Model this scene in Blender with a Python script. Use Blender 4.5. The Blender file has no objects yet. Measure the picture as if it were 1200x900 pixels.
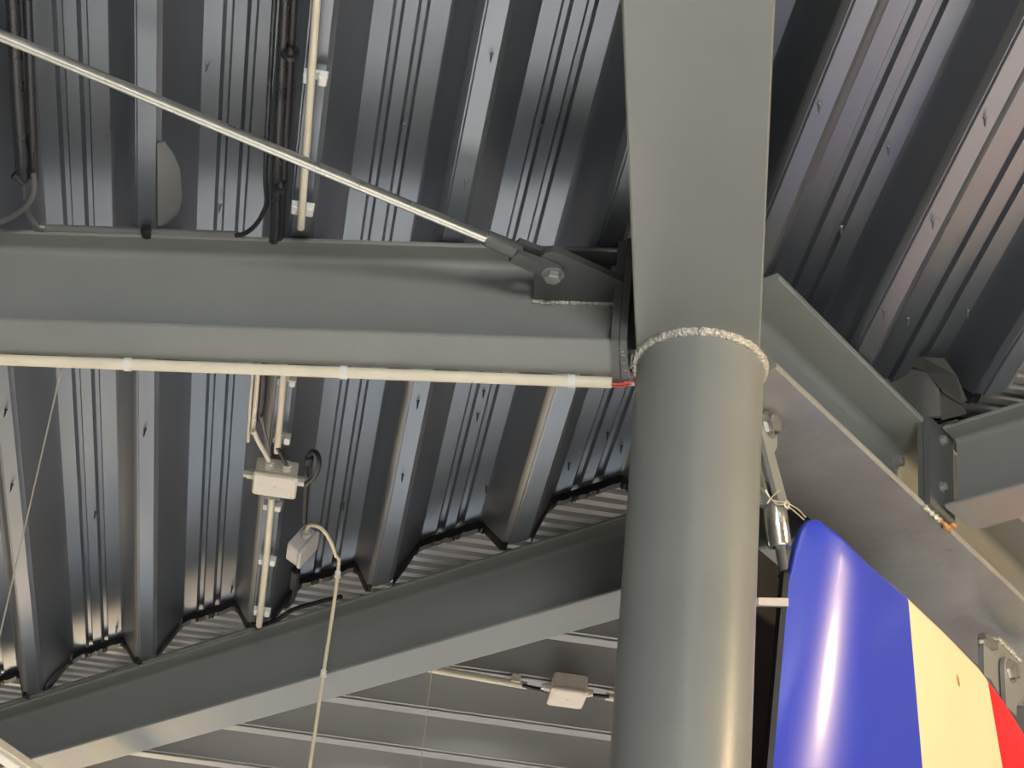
import bpy, math, random
import numpy as np
from mathutils import Vector, Matrix

random.seed(7)
S = bpy.context.scene
COL = S.collection
R = math.radians
PI = math.pi

# ------------------------------------------------------------------ camera
F_PX = 2616.0
PITCH, ROLL = R(32.06), R(5.91)
U_c = np.array([math.sin(ROLL)*math.cos(PITCH), -math.cos(ROLL)*math.cos(PITCH), math.sin(PITCH)])
F_c = np.array([0, 0, 1.0]) - U_c*U_c[2]
F_c /= np.linalg.norm(F_c)
R_c = np.cross(F_c, U_c)
R_c *= np.sign(R_c[0])
CAM = np.array([R_c, F_c, U_c])            # camera frame (x right, y down, z forward) -> world
cam_d = bpy.data.cameras.new('camera')
cam_d.sensor_fit = 'HORIZONTAL'
cam_d.sensor_width = 36.0
cam_d.lens = 36.0*F_PX/1200.0
cam_d.clip_start = 0.02
cam_d.clip_end = 200
cam = bpy.data.objects.new('camera', cam_d)
COL.objects.link(cam)
rx, ry, rz = CAM[:, 0], -CAM[:, 1], -CAM[:, 2]
cam.matrix_world = Matrix(((rx[0], ry[0], rz[0], 0), (rx[1], ry[1], rz[1], 0), (rx[2], ry[2], rz[2], 0), (0, 0, 0, 1)))
S.camera = cam

# ------------------------------------------------------------------ world, lamps, exposure
S.view_settings.view_transform = 'Standard'
S.view_settings.look = 'None'
S.view_settings.gamma = 1.0
S.view_settings.use_curve_mapping = False
S.view_settings.exposure = 0.0
W = bpy.data.worlds.new('world')
S.world = W
W.use_nodes = True
W.node_tree.nodes['Background'].inputs[0].default_value = (0.50, 0.62, 0.82, 1)
W.node_tree.nodes['Background'].inputs[1].default_value = 0.035

def lamp(name, kind, loc, target, energy, color, size=0.2, spot=None, blend=0.6):
    d = bpy.data.lights.new(name, kind)
    d.energy = energy
    d.color = color
    if kind == 'AREA' and hasattr(size, '__len__'):
        d.shape = 'RECTANGLE'
        d.size, d.size_y = size
    elif kind == 'AREA':
        d.shape = 'DISK'
        d.size = size
    elif kind in ('SPOT', 'POINT'):
        d.shadow_soft_size = size
    if spot:
        d.spot_size = R(spot)
        d.spot_blend = blend
    o = bpy.data.objects.new(name, d)
    COL.objects.link(o)
    o.location = loc
    v = Vector(target) - Vector(loc)
    o.rotation_euler = v.to_track_quat('-Z', 'Y').to_euler()
    return o

WARM = (1.0, 0.76, 0.48)
ROSE = (1.0, 0.60, 0.40)
NEUT = (1.0, 0.975, 0.93)
# warm floodlight under the roof, to the right of the column
lamp('flood_light', 'AREA', (2.93, 2.83, 2.28), (0.3, 3.7, 1.9), 66, (1.0, 0.71, 0.40), 0.20)
# row of warm wall lamps beyond the left diagonal beam
lamp('wall_lamp', 'AREA', (-2.9, 8.6, 1.45), (-0.9, 4.2, 2.4), 48, WARM, (3.8, 0.22))
# soft fill added behind the camera to brighten faces turned to it
lamp('camera_fill', 'AREA', (0.9, -9.0, 0.0), (-0.3, 4.2, 2.4), 930, NEUT, 2.0)
# added spots, no known fittings: the paving bounces their light up to the steel
lamp('bounce_spot', 'SPOT', (0.2, -0.8, 2.4), (0.2, -0.6, -1.6), 3800, NEUT, 0.12, 78, 1.0)
lamp('bounce_spot', 'SPOT', (3.8, 1.6, 2.3), (3.8, 1.7, -1.6), 5600, (1.0, 0.95, 0.87), 0.12, 96, 1.0)
lamp('bounce_spot', 'SPOT', (0.2, 6.8, 2.4), (0.2, 6.6, -1.6), 4400, NEUT, 0.12, 104, 1.0)
lamp('bounce_spot', 'SPOT', (-0.5, 14.0, 3.5), (-0.5, 13.8, -1.6), 5000, (0.86, 0.94, 1.0), 0.12, 110, 1.0)
lamp('bounce_spot', 'SPOT', (4.2, 8.4, 2.4), (4.0, 8.2, -1.6), 5200, ROSE, 0.12, 80, 1.0)

# ------------------------------------------------------------------ pixel helpers (photo taken as 1200 x 900)
def ray(x, y):
    d = CAM @ np.array([x-600.0, y-450.0, F_PX])
    return d/np.linalg.norm(d)
def onz(x, y, z):
    d = ray(x, y)
    return d*(z/d[2])
def az(a):
    a = R(a)
    return np.array([math.sin(a), math.cos(a), 0.0])
def onplane(x, y, p0, n):
    d = ray(x, y)
    return d*(np.dot(p0, n)/np.dot(d, n))
def px_of(P):
    c = CAM.T @ np.asarray(P)
    return c[0]/c[2]*F_PX+600, c[1]/c[2]*F_PX+450
class Frame:
    """horizontal frame: a = along the azimuth, p = to the right of it, z = up"""
    def __init__(s, a):
        s.a = a
        s.d = az(a)
        s.r = az(a+90)
    def P(s, al, pe, z):
        return s.d*al + s.r*pe + np.array([0, 0, z])
    def inv(s, P):
        return float(np.dot(P, s.d)), float(np.dot(P, s.r)), float(P[2])
FM = Frame(7.14)      # main beam; its right = direction of the cross beam
FR = Frame(-4.85)     # deck ribs
FD1 = Frame(-47.39)   # left diagonal beam
FD2 = Frame(39.27)    # right diagonal beam
ZB, ZT = 2.33, 2.552  # underside and top of the steel frame above the lens
ZL = 2.56             # underside of the deck ribs
ZU = ZL + 0.125       # underside of the deck troughs
ZF = -1.55            # paving
COLX = np.array([0.3547, 3.5816, 0.0])

# ------------------------------------------------------------------ materials
def nodes_of(name):
    m = bpy.data.materials.new(name)
    m.use_nodes = True
    nt = m.node_tree
    return m, nt, nt.nodes['Principled BSDF']
def paint(name, col, rough=0.4, metal=0.0, var=0.08, scale=6.0, bump=0.03, bscale=60.0, spec=0.5, coat=0.0, stretch=None, rvar=0.06, crough=0.05):
    m, nt, b = nodes_of(name)
    tc = nt.nodes.new('ShaderNodeTexCoord')
    mp = nt.nodes.new('ShaderNodeMapping')
    nt.links.new(tc.outputs['Object'], mp.inputs[0])
    if stretch:
        mp.inputs['Scale'].default_value = stretch
    n = nt.nodes.new('ShaderNodeTexNoise')
    n.inputs['Scale'].default_value = scale
    n.inputs['Detail'].default_value = 5
    nt.links.new(mp.outputs[0], n.inputs['Vector'])
    rmp = nt.nodes.new('ShaderNodeValToRGB')
    c = np.array(col)
    rmp.color_ramp.elements[0].position = 0.3
    rmp.color_ramp.elements[1].position = 0.7
    rmp.color_ramp.elements[0].color = tuple(np.clip(c*(1-var), 0, 1))+(1,)
    rmp.color_ramp.elements[1].color = tuple(np.clip(c*(1+var), 0, 1))+(1,)
    nt.links.new(n.outputs[0], rmp.inputs[0])
    nt.links.new(rmp.outputs[0], b.inputs['Base Color'])
    mr = nt.nodes.new('ShaderNodeMapRange')
    mr.inputs['To Min'].default_value = max(0.02, rough-rvar)
    mr.inputs['To Max'].default_value = rough+rvar
    nt.links.new(n.outputs[0], mr.inputs[0])
    nt.links.new(mr.outputs[0], b.inputs['Roughness'])
    b.inputs['Metallic'].default_value = metal
    b.inputs['Specular IOR Level'].default_value = spec
    b.inputs['Coat Weight'].default_value = coat
    b.inputs['Coat Roughness'].default_value = crough
    if bump > 0:
        n2 = nt.nodes.new('ShaderNodeTexNoise')
        n2.inputs['Scale'].default_value = bscale
        n2.inputs['Detail'].default_value = 3
        nt.links.new(mp.outputs[0], n2.inputs['Vector'])
        bp = nt.nodes.new('ShaderNodeBump')
        bp.inputs['Strength'].default_value = bump
        bp.inputs['Distance'].default_value = 0.01
        nt.links.new(n2.outputs[0], bp.inputs['Height'])
        nt.links.new(bp.outputs[0], b.inputs['Normal'])
    return m

M = {}
M['steel'] = paint('grey_green_steel_paint', (0.205, 0.217, 0.206), 0.34, 0.0, 0.05, 4, 0.04, 90)
M['steel_rough'] = paint('grey_brushed_steel_paint', (0.30, 0.305, 0.29), 0.30, 0.25, 0.10, 9, 0.16, 38, stretch=(1, 1, 1))
M['deck'] = paint('deck_grey_coating', (0.235, 0.258, 0.292), 0.36, 0.80, 0.02, 3, 0.0, 40, rvar=0.01)
M['deck2'] = paint('deck_grey_coating_pale', (0.30, 0.305, 0.30), 0.38, 0.15, 0.05, 3, 0.004, 40)
M['dark_steel'] = paint('dark_grey_paint', (0.085, 0.092, 0.09), 0.42, 0.0, 0.08, 10, 0.05, 80)
M['weld'] = paint('weld_bead', (0.55, 0.54, 0.48), 0.30, 0.35, 0.25, 120, 0.9, 170)
M['weld_dark'] = paint('painted_weld', (0.30, 0.31, 0.29), 0.35, 0.1, 0.25, 90, 0.8, 150)
M['rust'] = paint('rusty_weld', (0.42, 0.24, 0.10), 0.6, 0.2, 0.5, 60, 0.8, 150)
M['rod'] = paint('zinc_rod', (0.52, 0.52, 0.48), 0.29, 0.85, 0.06, 20, 0.02, 80)
M['zinc'] = paint('zinc_fitting', (0.60, 0.60, 0.57), 0.22, 0.9, 0.12, 30, 0.10, 60)
M['bolt'] = paint('painted_bolt', (0.26, 0.275, 0.26), 0.30, 0.3, 0.1, 40, 0.05, 80)
M['cream'] = paint('cream_plastic', (0.72, 0.66, 0.52), 0.38, 0.0, 0.05, 20, 0.03, 60)
M['cream_box'] = paint('cream_box_plastic', (0.74, 0.70, 0.60), 0.42, 0.0, 0.05, 25, 0.04, 90)
M['grey_box'] = paint('grey_box_plastic', (0.48, 0.47, 0.46), 0.40, 0.0, 0.06, 25, 0.04, 90)
M['clip'] = paint('white_clip_plastic', (0.70, 0.70, 0.66), 0.35, 0.0, 0.05, 30, 0.03, 90)
M['black'] = paint('black_rubber', (0.012, 0.012, 0.014), 0.45, 0.0, 0.3, 30, 0.1, 120)
M['cable'] = paint('dark_cable_sheath', (0.022, 0.023, 0.026), 0.28, 0.0, 0.1, 10, 0.0, 100)
M['pipe_grey'] = paint('grey_conduit', (0.17, 0.17, 0.165), 0.30, 0.2, 0.1, 10, 0.0, 100)
M['cord'] = paint('cream_cord', (0.70, 0.62, 0.43), 0.45, 0.0, 0.08, 50, 0.05, 200)
M['red_wire'] = paint('red_wire', (0.62, 0.07, 0.04), 0.4, 0.0, 0.1, 50, 0.0)
M['blue'] = paint('gloss_blue_paint', (0.026, 0.048, 0.48), 0.34, 0.0, 0.04, 5, 0.0, 14, 0.5, 0.8, rvar=0.02, crough=0.10)
M['ivory'] = paint('gloss_cream_paint', (0.76, 0.64, 0.40), 0.34, 0.0, 0.03, 5, 0.0, 14, 0.5, 0.3, rvar=0.02, crough=0.12)
M['red'] = paint('gloss_red_paint', (0.72, 0.012, 0.015), 0.30, 0.0, 0.04, 5, 0.0, 14, 0.5, 0.4, rvar=0.02, crough=0.12)
M['inside'] = paint('interior_shade', (0.010, 0.010, 0.011), 0.6, 0.0, 0.2, 10, 0.05, 60)  # near-black colour standing in for shade inside the hull
M['wire'] = paint('pale_wire', (0.55, 0.52, 0.40), 0.4, 0.4, 0.1, 80, 0.0)
M['flap'] = paint('dull_grey_sheet', (0.13, 0.13, 0.12), 0.42, 0.1, 0.1, 8, 0.06, 30)
M['paving'] = paint('pale_paving', (0.33, 0.32, 0.305), 0.8, 0.0, 0.15, 2, 0.2, 30)

# ------------------------------------------------------------------ mesh helpers
class MB:
    def __init__(s):
        s.v = []
        s.f = []
    def add(s, vs, fs):
        o = len(s.v)
        s.v += [tuple(float(c) for c in v) for v in vs]
        s.f += [tuple(i+o for i in f) for f in fs]
        return s
    def rings(s, rings, closed=True, cap=True):
        n = len(rings[0])
        vs = [p for r in rings for p in r]
        fs = []
        for i in range(len(rings)-1):
            for j in range(n if closed else n-1):
                k = (j+1) % n
                fs.append((i*n+j, i*n+k, (i+1)*n+k, (i+1)*n+j))
        if cap and closed:
            fs.append(tuple(range(n))[::-1])
            fs.append(tuple((len(rings)-1)*n+j for j in range(n)))
        return s.add(vs, fs)
    def box(s, c, ex, ey, ez, h, bev=0.0):
        c = np.array(c, float)
        e = [np.array(q, float) for q in (ex, ey, ez)]
        if bev <= 0:
            vs = [c+e[0]*h[0]*i+e[1]*h[1]*j+e[2]*h[2]*k for k in (-1, 1) for j in (-1, 1) for i in (-1, 1)]
            fs = [(0, 2, 3, 1), (4, 5, 7, 6), (0, 1, 5, 4), (2, 6, 7, 3), (0, 4, 6, 2), (1, 3, 7, 5)]
            return s.add(vs, fs)
        def ring(dx, dy, z):
            out = []
            hx, hy = h[0]-dx, h[1]-dy
            b = bev
            for (sx, sy) in ((1, 1), (-1, 1), (-1, -1), (1, -1)):
                a, d = (hx, hy-b), (hx-b, hy)
                pr = [a, d] if sx*sy > 0 else [d, a]
                for (x, y) in pr:
                    out.append(c+e[0]*x*sx+e[1]*y*sy+e[2]*z)
            return out
        return s.rings([ring(bev, bev, -h[2]), ring(0, 0, -h[2]+bev), ring(0, 0, h[2]-bev), ring(bev, bev, h[2])])
    def tube(s, pts, r, n=10, cap=True):
        pts = [np.array(p, float) for p in pts]
        rings = []
        up = None
        for i, p in enumerate(pts):
            a = pts[max(0, i-1)]
            b = pts[min(len(pts)-1, i+1)]
            t = b-a
            t /= np.linalg.norm(t)
            if up is None:
                up = np.array([0, 0, 1.0]) if abs(t[2]) < 0.9 else np.array([1.0, 0, 0])
            x = np.cross(up, t)
            x /= np.linalg.norm(x)
            y = np.cross(t, x)
            up = y
            rr = r[i] if hasattr(r, '__len__') else r
            rings.append([p+rr*(math.cos(2*PI*k/n)*x+math.sin(2*PI*k/n)*y) for k in range(n)])
        return s.rings(rings, True, cap)
    def cyl(s, a, b, r, n=16, r2=None):
        return s.tube([a, b], [r, r if r2 is None else r2], n)
    def plate(s, poly, normal, t):
        """flat polygon (3D points) thickened by t along normal"""
        n = np.array(normal, float)
        n /= np.linalg.norm(n)
        a = [np.array(p)-n*t/2 for p in poly]
        b = [np.array(p)+n*t/2 for p in poly]
        return s.rings([a, b])
    def build(s, name, mat, parent=None, smooth=35):
        me = bpy.data.meshes.new(name)
        off = np.array(parent_origin(parent))
        me.from_pydata([tuple(np.array(v)-off) for v in s.v], [], s.f)
        me.validate()
        import bmesh
        bm = bmesh.new()
        bm.from_mesh(me)
        bmesh.ops.recalc_face_normals(bm, faces=bm.faces)
        bm.to_mesh(me)
        bm.free()
        if smooth:
            me.polygons.foreach_set('use_smooth', [True]*len(me.polygons))
            me.set_sharp_from_angle(angle=R(smooth))
        me.materials.append(M[mat] if isinstance(mat, str) else mat)
        o = bpy.data.objects.new(name, me)
        COL.objects.link(o)
        if parent:
            o.parent = parent
        return o
def parent_origin(p):
    q = np.zeros(3)
    while p is not None:
        q = q+np.array(p.location)
        p = p.parent
    return q
def tag(o, label=None, cat=None, group=None, kind=None):
    if label: o['label'] = label
    if cat: o['category'] = cat
    if group: o['group'] = group
    if kind: o['kind'] = kind
    return o
def empty(name, loc, label=None, cat=None, group=None, kind=None):
    o = bpy.data.objects.new(name, None)
    COL.objects.link(o)
    o.location = [float(c) for c in loc]
    o.empty_display_size = 0.05
    return tag(o, label, cat, group, kind)
def spline(pts, n=8):
    pts = [np.array(p, float) for p in pts]
    P = [2*pts[0]-pts[1]]+pts+[2*pts[-1]-pts[-2]]
    out = []
    for i in range(1, len(P)-2):
        for k in range(n):
            t = k/n
            a, b, c, d = P[i-1], P[i], P[i+1], P[i+2]
            out.append(0.5*((2*b)+(-a+c)*t+(2*a-5*b+4*c-d)*t*t+(-a+3*b-3*c+d)*t**3))
    out.append(pts[-1])
    return out
UP = np.array([0, 0, 1.0])
def bead(pts, r, seed=0, n=7, step=0.004, amp=0.35):
    """irregular weld bead along a polyline"""
    rnd = random.Random(seed)
    m = MB()
    out = []
    pts = [np.array(p, float) for p in pts]
    for i in range(len(pts)-1):
        L = np.linalg.norm(pts[i+1]-pts[i])
        k = max(1, int(L/step))
        for j in range(k):
            out.append(pts[i]+(pts[i+1]-pts[i])*j/k)
    out.append(pts[-1])
    rr = [r*(1+amp*(rnd.random()-0.5)*2) for _ in out]
    out = [p+np.array([rnd.uniform(-1, 1) for _ in range(3)])*r*amp*0.4 for p in out]
    return m.tube(out, rr, n)
def hexbolt(parent, c, axis, r, h, mat='bolt', name='bolt', washer=True, spin=0.2):
    """bolt head at c (on the plate) pointing along axis, with a washer as its sub-part"""
    a = np.array(axis, float)
    a /= np.linalg.norm(a)
    c = np.array(c, float)
    x = np.cross(a, UP if abs(a[2]) < 0.9 else np.array([1.0, 0, 0]))
    x /= np.linalg.norm(x)
    y = np.cross(a, x)
    w = 0.18*h if washer else 0
    def hx(rr, d):
        return [c+a*d+rr*(math.cos(spin+k*PI/3)*x+math.sin(spin+k*PI/3)*y) for k in range(6)]
    m = MB().rings([hx(r, w), hx(r, w+h*0.85), hx(r*0.86, w+h)])
    o = m.build(name, mat, parent)
    if washer:
        MB().cyl(c-a*0.001, c+a*w, r*1.32, 20).build('washer', mat, o)
    return o

# ------------------------------------------------------------------ I-beams
def ibeam(name, label, F, pe, zb, zt, w, tf, tw, rf, a0, a1, web_mat='steel', bot_mat='steel', cut0=0.0, cut1=0.0):
    """a0..a1 along the azimuth; cut = extra length per metre of perpendicular offset (skewed ends)"""
    base = F.P((a0+a1)/2, pe, zb)
    e = empty(name, base, label, 'steel beam')
    def ext(prof, mat, nm):
        r0 = [F.P(a0+cut0*p, pe+p, z) for p, z in prof]
        r1 = [F.P(a1+cut1*p, pe+p, z) for p, z in prof]
        return MB().rings([r0, r1]).build(nm, mat, e, 28)
    def fl(z0, z1):
        c = min(0.0035, tf*0.25)
        h = w/2
        return [(-h+c, z0), (h-c, z0), (h, z0+c), (h, z1-c), (h-c, z1), (-h+c, z1), (-h, z1-c), (-h, z0+c)]
    ext(fl(zb, zb+tf), bot_mat, 'bottom_flange')
    ext(fl(zt-tf, zt), web_mat, 'top_flange')
    pr = []
    k = 6
    z0, z1 = zb+tf, zt-tf
    hw = tw/2
    for i in range(k+1):
        t = PI/2*i/k
        pr.append((hw+rf-rf*math.sin(t), z0+rf-rf*math.cos(t)))
    for i in range(k+1):
        t = PI/2*i/k
        pr.append((hw+rf-rf*math.cos(t), z1-rf+rf*math.sin(t)))
    pr += [(-p, z) for p, z in pr[::-1]]
    ext(pr, web_mat, 'web')
    return e

# main beam above the column
M_PE = -0.0984
main = ibeam('main_beam', 'wide grey steel beam resting on top of the round column', FM, M_PE, ZB, ZT, 0.2346, 0.015, 0.009, 0.02, -1.6, 3.72)
# cross beam running left from the main beam
L_AL = 3.5896
FX = Frame(97.14)
def XL(s, al, z):           # s = metres to the right along the cross beam, al = away from camera
    return FM.P(al, s, z)
cross = ibeam('cross_beam', 'horizontal grey steel beam with cream conduit clipped under its flange', FX, -L_AL, ZB, ZT, 0.1208, 0.0100, 0.0065, 0.015, -3.4, -0.262)
# left diagonal
D1_PE = 3.640
diag1 = ibeam('diagonal_beam', 'grey steel beam running diagonally behind the round column', FD1, D1_PE, 2.350, ZT, 0.119, 0.0095, 0.0062, 0.014, 2.225, 8.0)
# right diagonal
D2_PE = -1.990
diag2 = ibeam('diagonal_beam', 'wide flanged grey steel beam above the blue striped hull', FD2, D2_PE, ZB, ZT, 0.2400, 0.014, 0.009, 0.022, 3.075, 7.5, bot_mat='steel_rough')
# secondary beam bolted to the right diagonal
stub = ibeam('secondary_beam', 'dark grey steel beam bolted to the side of the wide diagonal beam', FD1, D1_PE+0.035, 2.348, ZT-0.002, 0.120, 0.0095, 0.0062, 0.014, -1.6, 2.062)

# ------------------------------------------------------------------ column
col = empty('steel_column', (COLX[0], COLX[1], ZF), 'round grey steel column standing under the wide main beam', 'column')
RC = 0.1215
def ringpts(r, z, n=64):
    return [COLX+np.array([r*math.cos(2*PI*k/n), r*math.sin(2*PI*k/n), z]) for k in range(n)]
MB().rings([ringpts(RC, ZF+0.02), ringpts(RC, ZB-0.001)]).build('shaft', 'steel', col)
MB().box(COLX+UP*(ZF+0.01), FM.d, FM.r, UP, (0.2, 0.2, 0.01)).build('base_plate', 'steel', col)
rnd = random.Random(3)
m = MB()
N = 150
rg = []
for k in range(N):
    t = 2*PI*k/N
    c = COLX+np.array([(RC+0.001)*math.cos(t), (RC+0.001)*math.sin(t), ZB-0.004])
    o = np.array([math.cos(t), math.sin(t), 0])
    ra = 0.0085*(1+rnd.uniform(-0.22, 0.22))
    rg.append([c+ra*(math.cos(a)*o+math.sin(a)*UP*1.15) for a in np.linspace(0, 2*PI, 9)[:-1]])
rg.append(rg[0])
m.rings(rg, True, False).build('weld_bead', 'weld', col, 60)

# ------------------------------------------------------------------ deck
tanc = math.sin(R(-4.85+47.39)), math.cos(R(-4.85+47.39))
def t_end(s, c):
    return (c-tanc[1]*s)/tanc[0]
FLk = {-1: -1.098, 0: -0.7905, 1: -0.4645, 2: -0.161, 3: 0.135, 4: 0.4409, 5: 0.734, 6: 1.0195}
FWk = {4: 0.0445}
TLk = {0: -0.6787, 1: -0.3641, 2: -0.06, 3: 0.2361, 4: 0.5323, 5: 0.8272}
TRk = {0: -0.5371, 1: -0.2255, 2: 0.0802, 3: 0.3725, 5: 0.9662}
PITCHW = 0.298
for k in range(7, 17): FLk[k] = FLk[k-1]+PITCHW
for k in range(-2, -14, -1): FLk[k] = FLk[k+1]-PITCHW
def deck_profile(k):
    f0 = FLk[k]
    f1 = f0+FWk.get(k, 0.0405)
    n0 = FLk[k+1]
    tl = TLk.get(k, f1+0.059)
    tr = TRk.get(k, n0-0.061)
    H = ZU-ZL
    w = tr-tl
    p = [(f0, 0.000), (f0+0.0025, -0.0022), (f1-0.0035, -0.0022), (f1, 0.0010)]
    dx = tl-f1
    p += [(f1+dx*0.10, H*0.045), (f1+dx*0.16, H*0.16), (f1+dx*0.80, H*0.80), (f1+dx*0.90, H*0.93), (tl-0.0015, H-0.0025), (tl+0.0015, H)]
    g = 0.0105
    for c in (0.335, 0.655):
        x = tl+w*c
        p += [(x-g, H), (x-g*0.45, H+0.014), (x+g*0.45, H+0.014), (x+g, H)]
    p += [(tr-0.0015, H), (tr+0.0015, H-0.0025)]
    dx = n0-tr
    p += [(tr+dx*0.10, H*0.93), (tr+dx*0.20, H*0.80), (n0-0.0170, 0.0150), (n0-0.0155, 0.0125), (n0-0.0040, 0.0042), (n0-0.0030, 0.0030), (n0+0.003, 0.003)]
    return p
C_END = 3.572
ceil = empty('ceiling', FR.P(2, 0, ZL), 'grey ribbed steel roof deck above the beams', 'ceiling', kind='structure')
panels = {}
def ribbon(prof, t0, t1s, th=0.0012):
    m = MB()
    a = [FR.P(t0, s, ZL+z) for s, z in prof]
    b = [FR.P(t1, s, ZL+z) for (s, z), t1 in zip(prof, t1s)]
    a2 = [q+UP*th for q in a]
    b2 = [q+UP*th for q in b]
    n = len(prof)
    m.add(a+b+a2+b2, [(i, i+1, n+i+1, n+i) for i in range(n-1)]
          + [(2*n+i, 3*n+i, 3*n+i+1, 2*n+i+1) for i in range(n-1)]
          + [(n+i, n+i+1, 3*n+i+1, 3*n+i) for i in range(n-1)]
          + [(i, 2*n+i, 2*n+i+1, i+1) for i in range(n-1)]
          + [(0, n, 3*n, 2*n), (n-1, 3*n-1+n, 0+2*n-1, 2*n-1) if False else (n-1, 3*n-1, 4*n-1, 2*n-1)])
    return m
for k in range(-13, 16):
    prof = deck_profile(k)
    ends = [t_end(s, C_END+0.35*z) for s, z in prof]
    ends = [e+random.uniform(-0.004, 0.004) for e in ends]
    o = ribbon(prof, -3.2, ends).build('deck_panel', 'deck', ceil, 30)
    panels[k] = o

# black foam closure strips hanging under the cut ends of the troughs
for k in range(-2, 7):
    prof = [q for q in deck_profile(k)][4:-1]
    rnd = random.Random(40+k)
    m = MB()
    a, b = [], []
    pts = []
    for (s, z) in prof:
        pts.append((s, z))
    fine = []
    for i in range(len(pts)-1):
        for j in range(3):
            t = j/3
            fine.append((pts[i][0]*(1-t)+pts[i+1][0]*t, pts[i][1]*(1-t)+pts[i+1][1]*t))
    fine.append(pts[-1])
    rings = []
    n = len(fine)
    for i, (s, z) in enumerate(fine):
        u = i/(n-1)
        z = min(z, ZU-ZL)
        d = 0.010+0.010*math.sin(u*PI)+rnd.uniform(-0.003, 0.003)
        # foam thick on the web next to the rib, thin on the far web
        d *= 1.5 if u < 0.25 else (1.0 if u < 0.8 else 0.55)
        te = t_end(s, C_END+0.35*z)
        p0 = FR.P(te-0.012, s, ZL+z-0.001)
        p1 = FR.P(te+0.02, s, ZL+z-0.001)
        q1 = FR.P(te+0.02, s, ZL+z-d)
        q0 = FR.P(te-0.006, s, ZL+z-d)
        rings.append([p0, p1, q1, q0])
    m.rings(rings).build('closure_strip', 'black', panels[k], 30)

# deck beyond the diagonal beam, ribs at right angles
ceil2 = empty('ceiling', FR.P(6, 0, ZL), 'pale grey ribbed roof deck beyond the diagonal beam', 'ceiling', kind='structure')
FS = Frame(85.15)
near = [5.25+0.302*i for i in range(-8, 12)]
def deck2_profile(k):
    f0 = near[k]; f1 = f0+0.041; n0 = near[k+1]
    H = 0.125
    tl, tr = f1+0.059, n0-0.061
    w = tr-tl
    p = [(f0, 0.0), (f0+0.003, -0.0022), (f1-0.003, -0.0022), (f1, 0.001)]
    dx = tl-f1
    p += [(f1+dx*0.10, H*0.045), (f1+dx*0.16, H*0.16), (f1+dx*0.80, H*0.80), (f1+dx*0.9, H*0.93), (tl, H)]
    for c in (0.335, 0.655):
        x = tl+w*c
        p += [(x-0.0105, H), (x-0.006, H+0.009), (x+0.006, H+0.009), (x+0.0105, H)]
    dx = n0-tr
    p += [(tr, H), (tr+dx*0.1, H*0.93), (tr+dx*0.2, H*0.8), (tr+dx*0.8, H*0.2), (tr+dx*0.87, H*0.045), (n0-0.0035, 0.004), (n0+0.003, 0.003)]
    return p
C2 = 3.800
for k in range(len(near)-1):
    prof = deck2_profile(k)
    # start at the diagonal line (in plan: tanc0*t + tanc1*s = c), run both ways from it
    def s_line(t):
        return (C2-tanc[0]*t)/tanc[1]
    a = [FR.P(t, s_line(t), ZL+z) for t, z in prof]
    b = [FR.P(t, s_line(t)+9.0, ZL+z) for t, z in prof]
    n = len(prof)
    m = MB()
    a2 = [q+UP*0.0012 for q in a]; b2 = [q+UP*0.0012 for q in b]
    m.add(a+b+a2+b2, [(i, i+1, n+i+1, n+i) for i in range(n-1)] + [(2*n+i, 3*n+i, 3*n+i+1, 2*n+i+1) for i in range(n-1)]
          + [(n+i, n+i+1, 3*n+i+1, 3*n+i) for i in range(n-1)] + [(i, 2*n+i, 2*n+i+1, i+1) for i in range(n-1)])
    m.build('deck_panel', 'deck2', ceil2, 30)

# corrugated cap sheet closing the joint of the two decks from above
capn, capa = 34, 9.0
cm = MB()
pr = []
tt = 3.1
while tt < 8.2:
    pr += [(tt, 0.0), (tt+0.020, 0.0), (tt+0.026, 0.010), (tt+0.042, 0.010)]
    tt += 0.048
lo, hi = [], []
for t, z in pr:
    s0 = (3.30-tanc[0]*t)/tanc[1]
    s1 = (4.25-tanc[0]*t)/tanc[1]
    lo.append(FR.P(t, s0, ZU+0.018+z))
    hi.append(FR.P(t, s1, ZU+0.018+z))
n = len(pr)
cm.add(lo+hi+[p+UP*0.0012 for p in lo]+[p+UP*0.0012 for p in hi],
       [(i, i+1, n+i+1, n+i) for i in range(n-1)]+[(2*n+i, 3*n+i, 3*n+i+1, 2*n+i+1) for i in range(n-1)])
cm.build('cap_sheet', 'deck2', ceil2, 30)

# paving far below
fl = MB().box((0, 3, ZF-0.05), (1, 0, 0), (0, 1, 0), UP, (26, 26, 0.05)).build('floor', 'paving')
tag(fl, 'pale paving under the roof', 'floor', kind='structure')

# ================================================================== details on the steel frame
def onD2(x, y, pe):
    return onplane(x, y, FD2.r*pe, FD2.r)
def onD1(x, y, pe):
    return onplane(x, y, FD1.r*pe, FD1.r)
def onX(x, y, al):
    return onplane(x, y, FM.d*al, FM.d)
def onS(x, y, s):
    return onplane(x, y, FM.r*s, FM.r)

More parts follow.
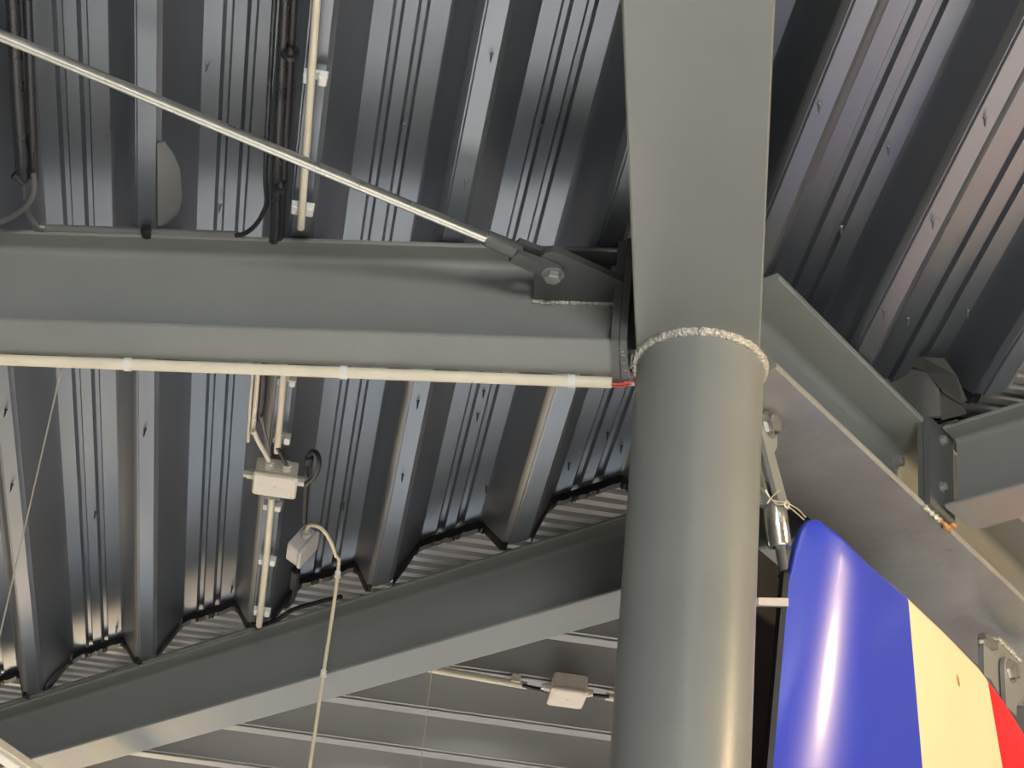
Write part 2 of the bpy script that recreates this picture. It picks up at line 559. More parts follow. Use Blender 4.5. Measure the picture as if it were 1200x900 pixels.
# --- cross beam: end plate, gusset, welds
MB().box(XL(-0.2545, L_AL, (ZB+ZT)/2), FM.r, FM.d, UP, (0.0075, 0.075, 0.117)).build('end_plate', 'dark_steel', cross)
MB().box(XL(-0.2385, L_AL, (ZB+ZT)/2), FM.r, FM.d, UP, (0.0070, 0.080, 0.119)).build('stub_plate', 'dark_steel', main)
MB().box(XL(-0.1660, L_AL, (ZB+ZT)/2-0.004), FM.r, FM.d, UP, (0.065, 0.006, 0.088)).build('stub_web', 'dark_steel', main)
ZG = 2.4625
gpx = [(625, 350.5), (627, 312), (633, 299), (640, 293), (648, 291), (657, 293.5), (732, 328), (733, 354)]
MB().plate([onz(x, y, ZG) for x, y in gpx], UP, 0.014).build('gusset_plate', 'dark_steel', cross)
wf = L_AL-0.0036
bead([onX(624, 353.5, wf-0.002), onX(676, 355, wf-0.002), onX(731, 357, wf-0.002)], 0.0045, 5).build('weld_bead', 'weld', cross, 60)
bead([onX(731, 356, wf), onX(729, 382, wf), onX(728, 402, wf-0.03)], 0.004, 6).build('weld_bead', 'weld_dark', cross, 60)
bead([onz(728, 404, ZB-0.001), onz(733, 428, ZB-0.001), onz(738, 440, ZB-0.001)], 0.0065, 8, amp=0.6).build('weld_bead', 'weld_dark', cross, 60)
for (x, y) in ((726, 381),):
    hexbolt(cross, onS(x, y, -0.262), -FM.r, 0.0095, 0.010)
hexbolt(cross, XL(-0.262, L_AL-0.042, 2.51), -FM.r, 0.0095, 0.010)

# --- tie rod with sleeve and fork, pinned to the gusset
pin = onz(648, 319, ZG-0.014)
ra, rb = onz(0, 41, ZG), onz(571, 279.5, ZG)
rd = (ra-rb)/np.linalg.norm(ra-rb)
rod = empty('tie_rod', rb, 'polished round tie rod with fork end pinned above the cross beam', 'rod')
MB().cyl(rb-rd*0.02, rb+rd*2.6, 0.0105, 20).build('bar', 'rod', rod)
pz = np.array([pin[0], pin[1], ZG])
sv_end = rb+(pz-rb)*0.47
MB().tube([rb+rd*0.004, rb-rd*0.002, sv_end+(rb-sv_end)*0.1, sv_end], [0.0135, 0.0160, 0.0170, 0.0175], 22).build('sleeve', 'dark_steel', rod)
fd = (pz-sv_end)/np.linalg.norm(pz-sv_end)
fw = np.cross(UP, fd)
def tine(z, nm):
    hw = 0.0175
    poly = [sv_end+fw*hw-fd*0.01, sv_end-fw*hw-fd*0.01]
    L = np.linalg.norm(pz-sv_end)
    for k in range(9):
        t = -PI/2+PI*k/8
        poly.append(sv_end+fd*(L+0.021*math.cos(t))+fw*0.021*math.sin(t))
    poly = [np.array([q[0], q[1], z]) for q in poly]
    MB().plate(poly, UP, 0.011).build(nm, 'dark_steel', rod, 30)
tine(ZG-0.0130, 'fork_arm')
tine(ZG+0.0130, 'fork_arm')
hexbolt(rod, np.array([pz[0], pz[1], ZG-0.0185]), -UP, 0.0165, 0.013, spin=0.35)

# --- secondary beam joint on the wide diagonal beam
A0, A1 = 3.679, 3.792
NE = FD2.r
MB().box(FD2.P((A0+A1)/2, -1.8775, (ZB+ZT)/2), FD2.d, FD2.r, UP, ((A1-A0)/2, 0.006, 0.0965)).build('joint_plate', 'dark_steel', diag2)
MB().box(FD2.P((A0+A1)/2+0.002, -1.8635, (ZB+ZT)/2+0.002), FD2.d, FD2.r, UP, ((A1-A0)/2, 0.0070, 0.107)).build('end_plate', 'dark_steel', stub)
for (x, y) in ((1104, 516), (1104, 571)):
    hexbolt(stub, onD2(x, y, -1.8565), NE, 0.0095, 0.009)
hexbolt(diag2, onD2(1021, 486, -1.985), NE, 0.0125, 0.014)
hexbolt(diag2, onD2(1051, 541, -1.985), NE, 0.0125, 0.014)
bead([FD2.P(A0-0.005, -1.869, ZB-0.001), FD2.P(A0+0.06, -1.868, ZB-0.002)], 0.0055, 11, amp=0.5).build('weld_bead', 'weld', diag2, 60)
bead([FD2.P(A0+0.06, -1.868, ZB-0.002), FD2.P(A0+0.115, -1.867, ZB-0.001)], 0.0062, 12, amp=0.6).build('weld_bead', 'rust', diag2, 60)
bead([FD2.P(A0+0.10, -1.858, ZB+0.004), FD2.P(A1+0.005, -1.858, ZB+0.010)], 0.004, 14, amp=0.6).build('weld_bead', 'rust', diag2, 60)

# --- folded sheet closing the deck end above the secondary beam
fs = empty('closure_sheet', onD1(1075, 490, 3.60), 'curved dull grey closure sheet with folded flap above dark beam', 'metal sheet')
arc = [(1012, 424), (1030, 421.5), (1048, 422), (1064, 425), (1078, 431), (1090, 440), (1101, 452)]
top = [onD1(x, y, 3.585+0.010*math.sin(i)) for i, (x, y) in enumerate(arc)]
bot = [np.array([p[0], p[1], 2.5535]) for p in top]
back = FD1.r*0.010
MB().rings([[p, q, q+back, p+back] for p, q in zip(top, bot)]).build('curved_sheet', 'flap', fs, 50)
flp = [(1053, 421, 3.57), (1080, 418, 3.545), (1107, 420.5, 3.53), (1121, 440, 3.54), (1133, 469, 3.56), (1128, 472, 3.565), (1103, 456, 3.575), (1087, 437, 3.575)]
A = [onD1(x, y, p) for x, y, p in flp]
MB().plate(A, FD1.r, 0.003).build('folded_flap', 'flap', fs, 0)
low = [(1103, 459, 3.590), (1128, 474, 3.575), (1133, 484, 3.570), (1104, 492, 3.590)]
MB().plate([onD1(x, y, p) for x, y, p in low], FD1.r, 0.003).build('lower_flap', 'flap', fs, 0)

# --- brace end below the wide diagonal beam, next to the column
br = empty('brace_rod', onD2(905, 500, -1.99), 'zinc brace rod with fork and threaded end beside the round column', 'rod')
lug = [(3.14, ZB-0.001), (3.27, ZB-0.001), (3.272, 2.29), (3.262, 2.272), (3.235, 2.262), (3.18, 2.275)]
MB().plate([FD2.P(a, -1.990, z) for a, z in lug], FD2.r, 0.014).build('lug_plate', 'steel', diag2, 0)
bc = onD2(902, 498, -1.965)
ba, _, bz = FD2.inv(bc)
e0, e1 = onD2(907, 592, -1.99), onD2(914, 641, -1.99)
sa, sb_ = FD2.inv(e0), FD2.inv(e1)
for pe in (-1.972, -2.008):
    poly = []
    for k in range(9):
        t = PI*k/8
        poly.append(FD2.P(ba+0.027*math.cos(t), pe, bz+0.030*math.sin(t)))
    poly += [FD2.P(ba-0.026, pe, bz-0.03), FD2.P(sa[0]-0.022, pe, sa[2]-0.005), FD2.P(sa[0]+0.022, pe, sa[2]-0.005), FD2.P(ba+0.024, pe, bz-0.05)]
    MB().plate(poly, FD2.r, 0.010).build('fork_arm', 'steel', br, 0)
hexbolt(br, FD2.P(ba, -1.967, bz), NE, 0.0210, 0.016, 'zinc')
ax = (e1-e0)/np.linalg.norm(e1-e0)
MB().tube([e0-ax*0.004, e0+ax*0.004, e0+ax*0.012, e1-ax*0.004, e1], [0.016, 0.022, 0.0235, 0.0235, 0.021], 26).build('sleeve', 'zinc', br)
e2 = onD2(921, 686, -2.10)
ax2 = (e2-e1)/np.linalg.norm(e2-e1)
pts, rr = [], []
for i in range(90):
    pts.append(e1+ax2*(i*0.0022-0.01))
    rr.append(0.0100 if i % 2 else 0.0070)
MB().tube(pts, rr, 14).build('threaded_rod', 'dark_steel', br, 20)
MB().cyl(pts[-1], pts[-1]+ax2*0.12, 0.0085, 14).build('bar', 'rod', br)
br_sh = [onD2(886, 701, -2.04), onD2(921, 701.5, -2.04), onD2(921, 711, -2.04), onD2(886, 710, -2.04)]
tb = empty('tie_wire', onD2(905, 590, -1.96), 'thin pale wire knotted between brace fork and blue hull', 'wire')
def wirepath(px, r=0.0015):
    return MB().tube(spline([onD2(x, y, p) for x, y, p in px], 5), r, 6)
wirepath([(884, 566, -1.985), (898, 578, -1.955), (909, 590, -1.957), (921, 592, -1.96), (932, 600, -1.962), (942, 609, -1.965)]).build('strand', 'wire', tb)
wirepath([(897, 574, -1.958), (905, 586, -1.952), (920, 589, -1.955), (934, 596, -1.958), (944, 606, -1.962)]).build('strand', 'wire', tb)
wirepath([(914, 574, -1.955), (905, 582, -1.950), (899, 590, -1.958)]).build('strand', 'wire', tb)
kc = onD2(922, 591, -1.955)
MB().tube([kc+UP*0.009*math.sin(t)+FD2.d*0.007*math.cos(t)+FD2.r*0.002*math.sin(3*t) for t in np.linspace(0, 2*PI*1.9, 24)], 0.0018, 6).build('knot', 'wire', tb)

# --- second brace lug further along the wide diagonal beam
bk = empty('brace_bracket', onD2(1170, 760, -1.985), 'grey bolted brace bracket behind the cream and red hull stripes', 'bracket')
bkp = [(1149, 746), (1169, 747), (1181, 757), (1196, 774), (1199, 792), (1196, 818), (1186, 831), (1176, 828), (1166, 812), (1158, 797), (1150, 792)]
MB().plate([onD2(x, y, -1.985) for x, y in bkp], FD2.r, 0.014).build('lug_plate', 'steel', bk, 0)
hc = onD2(1181, 787, -1.970)
ha, _, hz = FD2.inv(hc)
ear = [FD2.P(ha+0.034*math.cos(t), -1.968, hz+0.034*math.sin(t)) for t in np.linspace(-0.4, PI+0.1, 12)]
ear += [FD2.P(ha-0.030, -1.968, hz-0.10), FD2.P(ha+0.022, -1.968, hz-0.10)]
MB().plate(ear, FD2.r, 0.011).build('fork_arm', 'steel', bk, 0)
hexbolt(bk, FD2.P(ha, -1.963, hz), NE, 0.021, 0.015, 'zinc')
MB().box(onD2(1158, 752, -1.972), FD2.d, FD2.r, UP, (0.030, 0.010, 0.009)).build('clamp', 'zinc', bk)
bead([onD2(1148, 752, -1.976), onD2(1170, 749, -1.976), onD2(1196, 775, -1.976)], 0.0045, 21).build('weld_bead', 'weld', bk, 60)
MB().cyl(FD2.P(ha, -1.985, hz-0.08), FD2.P(ha-0.01, -1.985, hz-0.13), 0.011, 14).build('bar', 'rod', bk)

# ================================================================== striped hull
hull = empty('striped_hull', FD2.P(3.9, -1.99, 1.1), 'glossy curved hull with blue, cream and red stripes beside the column', 'hull')
def plan():
    pts = []
    a, p = 3.357, -2.020
    L, ds = 0.0, 0.01
    while a < 5.0:
        phi = 42*max(0.0, 1-L/0.215)**1.0 - 4.0*max(0.0, L-0.25)
        pts.append((a, p, phi))
        a += ds*math.cos(R(phi))
        p += ds*math.sin(R(phi))
        L += ds
    return pts
PL = plan()
def ztop(a):
    pa = [3.357, 3.372, 3.40, 3.44, 3.5, 3.9, 4.0, 4.09, 4.21, 4.31, 4.45, 4.6, 4.75, 4.9, 5.01]
    pz_ = [2.118, 2.150, 2.172, 2.180, 2.181, 2.177, 2.171, 2.158, 2.131, 2.094, 2.02, 1.91, 1.76, 1.55, 1.28]
    return float(np.interp(a, pa, pz_))
ZBH = 1.15
TILT = 0.128                        # the flank draws in downwards
def lean(a, p, l0, l1):
    """slant of a vertical line on the hull so that it runs from pixel l0 to pixel l1: shift at the top and per metre"""
    out = []
    for (x, y) in (l0, l1):
        pe = p
        for _ in range(12):
            q = FD2.inv(onD2(x, y, pe))
            pe = p-TILT*(2.18-q[2])
        out.append((2.18-q[2], q[0]-a))
    (d0, s0), (d1, s1) = out
    k = (s1-s0)/(d1-d0)
    return s0-k*d0, k
def p_at(a):
    return min(PL, key=lambda q: abs(q[0]-a))[1]
A_R, A_1, A_2 = 3.357, 3.757, 4.128
LE = [lean(A_R, p_at(A_R), (927, 650), (906, 895)), lean(A_1, p_at(A_1), (1064, 697), (1081, 898)), lean(A_2, p_at(A_2), (1157, 794), (1175, 898))]
def shift(a, d):
    c = float(np.interp(a, [A_R, A_1, A_2], [q[0] for q in LE]))
    k = float(np.interp(a, [A_R, A_1, A_2], [q[1] for q in LE]))
    return c+k*d
OUT = [(925, 668), (929, 652), (933, 634), (939, 616), (946, 607.5), (955, 605), (963, 607), (987, 625), (1020, 658), (1063, 695), (1107, 737), (1147, 778), (1177, 818), (1200, 855), (1240, 930)]
ZTOP = {}
for (a_, p_, f_) in PL:             # top edge follows the outline, each point on the hull's own surface
    z_ = ztop(a_)
    for _ in range(14):
        d_ = 2.18-z_
        x_, y_ = px_of(FD2.P(a_+shift(a_, d_), p_-TILT*d_, z_))
        if x_ > 1235: break
        z_ += max(-0.03, min(0.03, (y_-float(np.interp(x_, [q[0] for q in OUT], [q[1] for q in OUT])))/620.0))
    ZTOP[a_] = z_
last = [k for k in sorted(ZTOP) if px_of(FD2.P(k, p_at(k), ZTOP[k]))[0] < 1235]
zj = ZTOP[last[-1]]-ztop(last[-1])
for k in ZTOP:
    if k > last[-1]: ZTOP[k] = ztop(k)+zj
def hull_band(a0, a1, inset=0.0):
    rows = []
    cs = [q for q in PL if a0-1e-6 <= q[0] <= a1+1e-6]
    for i, (a, p, phi) in enumerate(cs):
        zt_ = ZTOP[a]
        n = FD2.r*math.cos(R(phi))-FD2.d*math.sin(R(phi))
        col_ = []
        for k in range(6):          # rolled top edge
            t = PI/2*k/5
            rr = 0.016
            z = zt_-rr+rr*math.cos(t)
            d = 2.18-z
            col_.append(FD2.P(a+shift(a, d), p-TILT*d, z)+n*(-rr+rr*math.sin(t)-inset))
        for k in range(1, 26):
            z = zt_-0.016-(zt_-0.016-ZBH)*k/25
            d = 2.18-z
            col_.append(FD2.P(a+shift(a, d), p-TILT*d, z)+n*(-inset))
        rows.append(col_)
    return rows
def band(name, a0, a1, mat, label):
    rows = hull_band(a0, a1)
    inn = hull_band(a0, a1, 0.010)
    m = MB()
    n = len(rows[0])
    m.rings([r+i[::-1] for r, i in zip(rows, inn)])
    o = m.build(name, mat, hull, 50)
    o['label'] = label
    return o
def a_near(v):
    return min((q[0] for q in PL), key=lambda x: abs(x-v))
b1, b2 = a_near(3.757), a_near(4.128)
band('blue_stripe', 3.357, b1, 'blue', 'glossy blue painted stripe')
band('cream_stripe', b1, b2, 'ivory', 'glossy cream painted stripe')
band('red_stripe', b2, 5.1, 'red', 'glossy red painted stripe')
r0 = hull_band(3.3569, 3.3575)[0]
nrim = FD2.r*math.cos(R(42))-FD2.d*math.sin(R(42))
trim = FD2.d*math.cos(R(42))+FD2.r*math.sin(R(42))
m = MB()
m.rings([[p-trim*0.012+nrim*0.002, p+nrim*0.002, p-nrim*0.030, p-trim*0.012-nrim*0.030] for p in r0])
m.build('edge_trim', 'black', hull, 40)
# near-black strip and board added as the shade inside the open hull
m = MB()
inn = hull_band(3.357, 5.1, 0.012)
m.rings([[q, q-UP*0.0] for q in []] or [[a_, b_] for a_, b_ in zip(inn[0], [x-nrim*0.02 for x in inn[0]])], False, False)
m.build('shade_strip', 'inside', hull, 40)
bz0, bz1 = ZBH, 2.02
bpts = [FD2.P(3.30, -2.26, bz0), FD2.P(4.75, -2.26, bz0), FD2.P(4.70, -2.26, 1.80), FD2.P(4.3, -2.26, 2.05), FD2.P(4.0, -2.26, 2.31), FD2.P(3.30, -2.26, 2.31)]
MB().plate(bpts, FD2.r, 0.012).build('shade_board', 'inside', hull, 0)
MB().plate(br_sh, FD2.r, 0.012).build('bracket_plate', 'grey_box', hull, 0)
pe_ = p_at(4.0)
for _ in range(12):
    aa, _q, zz = FD2.inv(onD2(1122, 797, pe_))
    pe_ = p_at(4.0)-TILT*(2.18-zz)
MB().plate([FD2.P(aa+dx, pe_+TILT*dz, zz+dz) for dx, dz in ((-0.009, 0.011), (0.002, 0.006), (0.009, -0.004), (0.010, -0.012), (0.001, -0.009), (-0.006, 0.0))], FD2.r, 0.003).build('rust_chip', 'rust', hull, 0)

# ================================================================== electrical runs
def run(name, label, cat, px, z, r, mat, n=12, smooth_n=0, parent=None):
    pts = [onz(q[0], q[1], q[2] if len(q) > 2 else z) for q in px]
    if smooth_n:
        pts = spline(pts, smooth_n)
    if parent is None:
        e = MB().tube(pts, r, n).build(name, mat)
        # re-origin
        c = np.array(pts[0])
        for v in e.data.vertices:
            v.co = Vector(np.array(v.co)-c)
        e.location = c
        return tag(e, label, cat)
    return MB().tube(pts, r, n).build(name, mat, parent)
def thing_run(name, label, cat, px, z, r, mat, part, n=12, smooth_n=0):
    p0 = onz(px[0][0], px[0][1], px[0][2] if len(px[0]) > 2 else z)
    e = empty(name, p0, label, cat)
    run(part, None, None, px, z, r, mat, n, smooth_n, e)
    return e
def saddle(parent, x, y, z, axis, wide=0.022, mat='clip', h=0.008, ln=0.013):
    c = onz(x, y, z)
    side = np.cross(UP, axis)
    m = MB()
    for s in (-1, 1):
        m.box(c+side*wide*0.62*s, axis, side, UP, (ln, wide*0.36, h), 0.002)
    m.box(c+UP*(h*0.9), axis, side, UP, (ln*0.8, wide, h*0.35))
    return m.build('clip', mat, parent, 0)

# conduit under the cross beam
zc = ZB-0.0118
cu = thing_run('conduit', 'long cream conduit clipped along the underside of the cross beam', 'conduit', [(-1100, 380), (0, 421.5), (400, 436.5), (717, 448.5)], zc, 0.0112, 'cream', 'pipe', 18)
cdir = FM.r
for x, y in ((150, 427), (403, 436.5), (670, 446.6)):
    c = onz(x, y, zc)
    MB().tube([c-cdir*0.007, c+cdir*0.007], 0.0136, 18).build('clip', 'clip', cu)
rw = empty('red_wire', onz(717, 448, zc), 'short red wires leaving the end of the cream conduit', 'wire')
for dy in (0, 2.5):
    MB().tube(spline([onz(700, 448+dy*0.4, zc), onz(720, 450+dy, zc), onz(733, 449+dy, zc), onz(750, 443+dy, zc+0.01)], 6), 0.0022, 8).build('strand', 'red_wire', rw)
MB().box(onz(738, 449, zc+0.004), FM.r, FM.d, UP, (0.010, 0.006, 0.002)).build('tape_end', 'clip', rw, 0)

# dark pipes at the left edge
dk = thing_run('cable_conduit', 'thick dark conduit running along the deck to a black elbow', 'conduit', [(-24, -600), (14, 0), (20, 110), (27, 207)], 2.545, 0.0140, 'cable', 'pipe', 14)
run('cable', None, None, [(26, 204), (28.5, 222), (30, 238), (34, 252), (44, 264.5), (52, 267)], 2.548, 0.0052, 'pipe_grey', 10, 5, dk)
MB().tube([onz(16, 204, 2.538), onz(21, 208, 2.536), onz(28, 213, 2.538)], [0.009, 0.0105, 0.009], 12).build('elbow', 'black', dk)
dk2 = thing_run('cable_conduit', 'slim dark conduit with cable bending out over the cross beam', 'conduit', [(9, -600), (32, 0), (36, 110), (40, 207)], 2.548, 0.0090, 'cable', 'pipe', 14)
run('cable', None, None, [(39.5, 205), (40.5, 216), (38, 230), (29, 243), (14, 254), (-4, 262), (-40, 272)], 2.534, 0.0052, 'pipe_grey', 10, 5, dk2)
gt = thing_run('cable_tube', 'grey cable tube lying along the top edge of the cross beam', 'conduit', [(40, 267.2), (160, 271.8), (279, 276)], 2.556, 0.0088, 'pipe_grey', 'pipe', 14)
run('cable', None, None, [(276, 276), (288, 273), (300, 263), (308, 250), (312.5, 236), (311, 205), (315, 120), (320, 30), (326, -60)], 2.552, 0.0048, 'cable', 10, 5, gt)
MB().box(onz(172, 270, 2.553), FM.r, FM.d, UP, (0.009, 0.014, 0.014), 0.003).build('clip', 'black', gt)

# black pipes and cream pipe on the middle rib above the cross beam
bp_ = thing_run('cable_conduit', 'glossy black conduit pair strapped to the deck rib', 'conduit', [(361, -600), (333, 20), (327, 140), (321, 282)], 2.545, 0.0095, 'cable', 'pipe', 14)
run('pipe', None, None, [(378, -600), (343, 20), (336, 140), (328, 282)], 2.550, 0.0075, 'black', 12, 0, bp_)
for x, y in ((340, 62), (328, 218)):
    c = onz(x, y, 2.540)
    MB().tube([c-FR.d*0.005, c+FR.d*0.005], 0.0165, 14).build('strap', 'black', bp_)
    MB().tube([c-FR.d*0.016, c-FR.d*0.006], [0.003, 0.010], 10).build('strap_tail', 'black', bp_)
cp = thing_run('conduit', 'cream conduit held on the deck rib by two white clips', 'conduit', [(412, -600), (371, 0), (362, 130), (352.5, 267)], 2.520, 0.0075, 'cream', 'pipe', 14)
for x, y in ((369.5, 91), (354.5, 245)):
    saddle(cp, x, y, 2.532, FR.d, 0.022)

# runs under the cross beam on the same rib
for (lbl, px, rr, mt) in (('short cream conduit above the cream junction box', [(333, 428), (329, 480), (324.5, 529)], 0.0078, 'cream'),):
    c3 = thing_run('conduit', lbl, 'conduit', px, 2.520, rr, mt, 'pipe', 14)
    saddle(c3, 336, 446, 2.533, FR.d, 0.020)
    saddle(c3, 330, 514, 2.533, FR.d, 0.020)
    run('cable', None, None, [(325, 524), (330, 534), (335, 544)], 2.515, 0.0048, 'cable', 10, 3, c3)
c4 = thing_run('conduit', 'twin slim cream conduits left of the junction box', 'conduit', [(303, 428), (299.5, 470), (296, 507)], 2.530, 0.0056, 'cream', 'pipe', 12)
run('pipe', None, None, [(297, 428), (293.5, 470), (290.5, 517)], 2.536, 0.0040, 'cream', 12, 0, c4)
run('cable', None, None, [(297, 504), (303, 518), (310, 530), (317, 543)], 2.520, 0.0055, 'cream_box', 10, 4, c4)
c5 = thing_run('cable_conduit', 'short black conduit ending above the junction box', 'conduit', [(310, 428), (308, 460), (305, 492)], 2.535, 0.0080, 'black', 'pipe', 12)
run('cable', None, None, [(306, 488), (310, 505), (314, 520), (317, 541)], 2.525, 0.0035, 'pipe_grey', 10, 4, c5)
c6 = thing_run('conduit', 'cream conduit on spacer clips running down to the diagonal beam', 'conduit', [(318.5, 582), (312, 655), (303.5, 733)], 2.522, 0.0085, 'cream', 'pipe', 14)
for x, y in ((319, 593), (313, 657), (307, 717)):
    saddle(c6, x, y, 2.535, FR.d, 0.022)

def junction_box(name, label, c, F, w, d, h, mat, glands):
    """c = centre of the lid's underside; w across, d along F, h high"""
    e = empty(name, c, label, 'junction box')
    c = np.array(c)
    MB().box(c+UP*(h/2+0.006), F.d, F.r, UP, (d/2-0.003, w/2-0.003, h/2-0.006), 0.004).build('body', mat, e, 0)
    lid = MB().box(c+UP*0.0065, F.d, F.r, UP, (d/2, w/2, 0.0065), 0.004).build('lid', mat, e, 0)
    for i in (-1, 1):
        for j in (-1, 1):
            q = c+F.d*(d/2-0.011)*i+F.r*(w/2-0.011)*j
            MB().cyl(q-UP*0.0008, q+UP*0.002, 0.0032, 10).build('screw', 'clip', lid)
    MB().cyl(c-UP*0.0008, c+UP*0.002, 0.004, 12).build('knockout', 'clip', lid)
    for (dx, dy, ln) in glands:
        v = F.r*dx+F.d*dy
        v = v/np.linalg.norm(v)
        s = abs(dx) > abs(dy)
        o0 = c+UP*(h*0.52)+(F.r*(math.copysign(w/2, dx)) + F.d*dy*(d/2) if s else F.d*math.copysign(d/2, dy)+F.r*dx*(w/2))
        vv = F.r*math.copysign(1, dx) if s else F.d*math.copysign(1, dy)
        MB().tube([o0-vv*0.004, o0+vv*ln*0.6, o0+vv*ln*0.62, o0+vv*ln], [0.0125, 0.0125, 0.010, 0.0095], 8).build('gland', mat, e, 30)
    return e
jb = junction_box('junction_box', 'cream square junction box on deck rib below the cross beam', onz(321.5, 571, 2.492), FR, 0.103, 0.100, 0.050, 'cream_box',
                  [(1, 0.0, 0.024), (-1, 0.0, 0.024), (-0.35, -1, 0.022), (0.45, -1, 0.022)])
lp = empty('looped_cable', onz(352, 590, 2.52), 'black looped cable hanging between the two junction boxes', 'cable')
MB().tube(spline([onz(356, 568, 2.515), onz(368, 560, 2.50), onz(374, 545, 2.50), onz(372, 532, 2.515), onz(365, 529, 2.53), onz(360, 540, 2.54), onz(359, 560, 2.54), onz(358, 585, 2.53), onz(357, 612, 2.52)], 6), 0.0055, 10).build('cable', 'black', lp)
MB().box(onz(362, 540, 2.535), FR.d, FR.r, UP, (0.018, 0.010, 0.008), 0.003).build('cable_clamp', 'black', lp)

# tilted grey box
gV = onz(353, 649, 2.475)
g1 = -FR.r*0.866+UP*0.50
g2 = FR.r*0.50+UP*0.866
g3 = FR.d*0.985+UP*0.05
gc = gV+g1*0.022+g2*0.036+g3*0.045
ge = empty('junction_box', gc, 'tilted grey junction box with cream cord looping out of it', 'junction box')
MB().box(gc+g1*0.004, g3, g2, g1, (0.045, 0.036, 0.018), 0.003).build('body', 'grey_box', ge, 0)
MB().box(gc-g1*0.018, g3, g2, g1, (0.047, 0.038, 0.005), 0.002).build('lid', 'grey_box', ge, 0)
gl = gc-g3*0.045+g2*0.012
MB().tube([gl+g3*0.004, gl-g3*0.010, gl-g3*0.016], [0.013, 0.013, 0.009], 8).build('gland', 'grey_box', ge, 30)
MB().tube(spline([onz(346, 668, 2.51), onz(346, 690, 2.53), onz(342, 704, 2.55), onz(335, 711, 2.556)], 6), 0.0062, 10).build('cable', 'black', ge)
MB().tube([onz(347, 668, 2.512), onz(345, 688, 2.525)], 0.0115, 10).build('cable_boot', 'black', ge)
hg = onz(396, 672, 2.44)
cd = empty('electric_cable', hg, 'cream cord arching out of grey box and hanging straight down', 'cord')
low_end = np.array([hg[0], hg[1], 0.4])
MB().tube(spline([gl-g3*0.012, gl-g3*0.030+UP*0.004, onz(364, 615.5, 2.48), onz(376, 619, 2.465), onz(386, 632, 2.455), onz(393, 650, 2.445), hg, np.array([hg[0], hg[1], 2.1]), np.array([hg[0], hg[1], 1.4]), low_end], 7), 0.0044, 10).build('cable', 'cord', cd)
for yy in (2.437, 2.175):
    MB().cyl(np.array([hg[0], hg[1], yy-0.008]), np.array([hg[0], hg[1], yy+0.008]), 0.0075, 10).build('knot', 'clip', cd)

# thin hanging wires
def hang(label, x, y, z, r):
    p = onz(x, y, z)
    e = MB().tube([p, p-UP*2.2], r, 6).build('hanging_wire', 'wire')
    for v in e.data.vertices:
        v.co = Vector(np.array(v.co)-p)
    e.location = p
    tag(e, label, 'wire')
hang('thin pale wire hanging down from the cross beam', 74, 424, ZB+0.004, 0.0017)
hang('fine pale wire hanging down from the diagonal beam', 506, 786, 2.352, 0.0011)

# line along the top of the diagonal beam
tc_ = thing_run('cable_tube', 'thin pale cable tube lying along the top of the diagonal beam', 'conduit', [(-900, 1105), (0, 827.5), (160, 778.3), (309, 732.5)], 2.556, 0.0062, 'rod', 'pipe', 12)
for x, y in ((33, 815), (164, 774), (301, 731)):
    MB().box(onz(x, y, 2.560), FD1.d, FD1.r, UP, (0.010, 0.012, 0.010), 0.002).build('clip', 'black', tc_, 0)
bc_ = thing_run('cable', 'black cable lying on the diagonal beam near the grey box', 'cable', [(309, 732.5), (325, 726), (345, 714), (372, 706), (400, 699)], 2.558, 0.0062, 'black', 'sheath', 10, 4)

# box and conduit on the deck beyond
jb2 = junction_box('junction_box', 'warm cream junction box on the pale deck behind the column', onz(664.5, 820, 2.495), FS, 0.110, 0.098, 0.055, 'cream_box', [(0.0, 1, 0.020), (0.0, -1, 0.024)])
c7 = thing_run('conduit', 'cream conduit along the pale deck rib left of its junction box', 'conduit', [(500, 783), (560, 793.5), (617, 803.5)], 2.535, 0.0105, 'cream', 'pipe', 14)
saddle(c7, 604, 798, 2.545, FS.d, 0.020, 'cream_box', 0.010)
run('cable', None, None, [(612, 803), (628, 807), (642, 810)], 2.530, 0.0055, 'black', 10, 3, c7)
c8 = thing_run('conduit', 'cream conduit between its junction box and the column', 'conduit', [(710, 816), (740, 821), (900, 848)], 2.535, 0.0105, 'cream', 'pipe', 14)
run('cable', None, None, [(690, 814), (700, 815), (714, 816.5)], 2.530, 0.0055, 'black', 10, 3, c8)

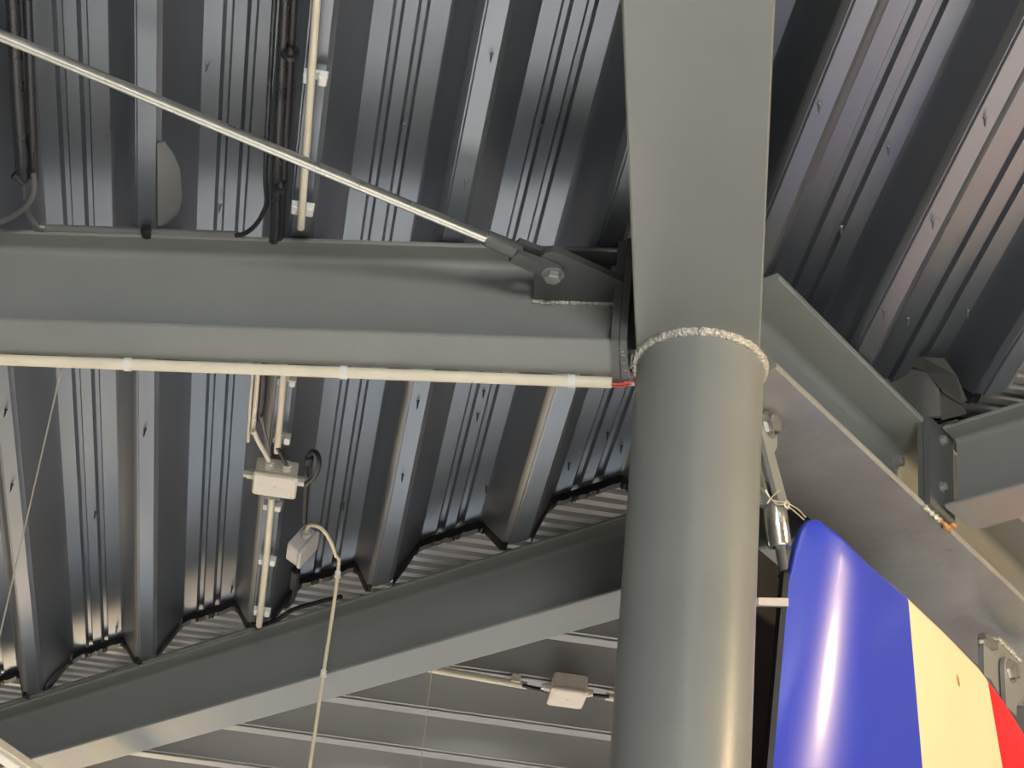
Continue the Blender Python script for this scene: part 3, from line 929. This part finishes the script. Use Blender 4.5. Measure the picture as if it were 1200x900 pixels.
# cream trunking at the lower left
zt_ = 2.25
t0, t1 = onz(-70, 815, zt_), onz(90, 927, zt_)
td = (t1-t0)/np.linalg.norm(t1-t0)
tn = np.cross(UP, td)
if np.dot(tn, FM.d) < 0: tn = -tn
tk = empty('cable_trunking', t0, 'bright cream trunking passing in front of the diagonal beam', 'trunking')
MB().box((t0+t1)/2+tn*0.03-UP*0.012, td, tn, UP, (np.linalg.norm(t1-t0)/2+1.3, 0.030, 0.012), 0.002).build('cover', 'cream', tk, 0)
MB().box((t0+t1)/2+tn*0.03-UP*0.030, td, tn, UP, (np.linalg.norm(t1-t0)/2+1.3, 0.020, 0.006), 0.002).build('lip', 'clip', tk, 0)

# plate patched on a deck web
def on_web(x, y, k, off=0.003):
    f1 = FLk[k]+FWk.get(k, 0.0405)
    dx = TLk[k]-f1
    sl = FR.r*dx+UP*(ZU-ZL)
    n = np.cross(FR.d, sl)
    n /= np.linalg.norm(n)
    if n[2] > 0: n = -n
    return onplane(x, y, FR.P(0, f1, ZL)+n*off, n), n
pp = [(185, 168), (193, 166), (205, 184), (211, 200), (213, 232), (209, 250), (196, 262), (185, 265)]
pw = [on_web(x, y, 1) for x, y in pp]
MB().plate([q[0] for q in pw], pw[0][1], 0.002).build('patch_plate', 'deck2', panels[1], 0)

# screws poking through the deck
scr = [(0, 7, 480, 0), (0, 14, 568, 0), (1, 170, 503, 0), (3, 490, 470, 0), (3, 472, 556, 0), (3, 576, 63, 0), (3, 546, 212, 0),
       (6, 1154, 138, 0), (6, 1093, 258, 0), (5, 1041, 172, 1), (5, 986, 266, 1), (6, 1036, 363, 0), (6, 1064, 373, 1), (6, 1134, 364, 1),
       (1, 243, 75, 1), (1, 258, 240, 1), (4, 712, 507, 1), (4, 728, 523, 1), (4, 667, 543, 1), (3, 567, 458, 1), (3, 560, 485, 1),
       (0, 127, 153, 1), (0, 107, 298, 1), (0, 112, 600, 1), (1, 272, 688, 1), (4, 634, 148, 1), (2, 474, 146, 1), (5, 960, 122, 0), (2, 403, 590, 1), (3, 570, 570, 1), (0, 137, 735, 1)]
for k, x, y, up in scr:
    z = (ZU if up else ZL-0.0022)
    p = onz(x, y, z)
    m = MB()
    m.tube([p+UP*0.002, p-UP*0.012, p-UP*0.021], [0.0026, 0.0024, 0.0008], 6)
    m.tube([p+UP*0.001, p-UP*0.003], [0.005, 0.003], 7)
    m.build('screw', 'dark_steel', panels[k], 0)
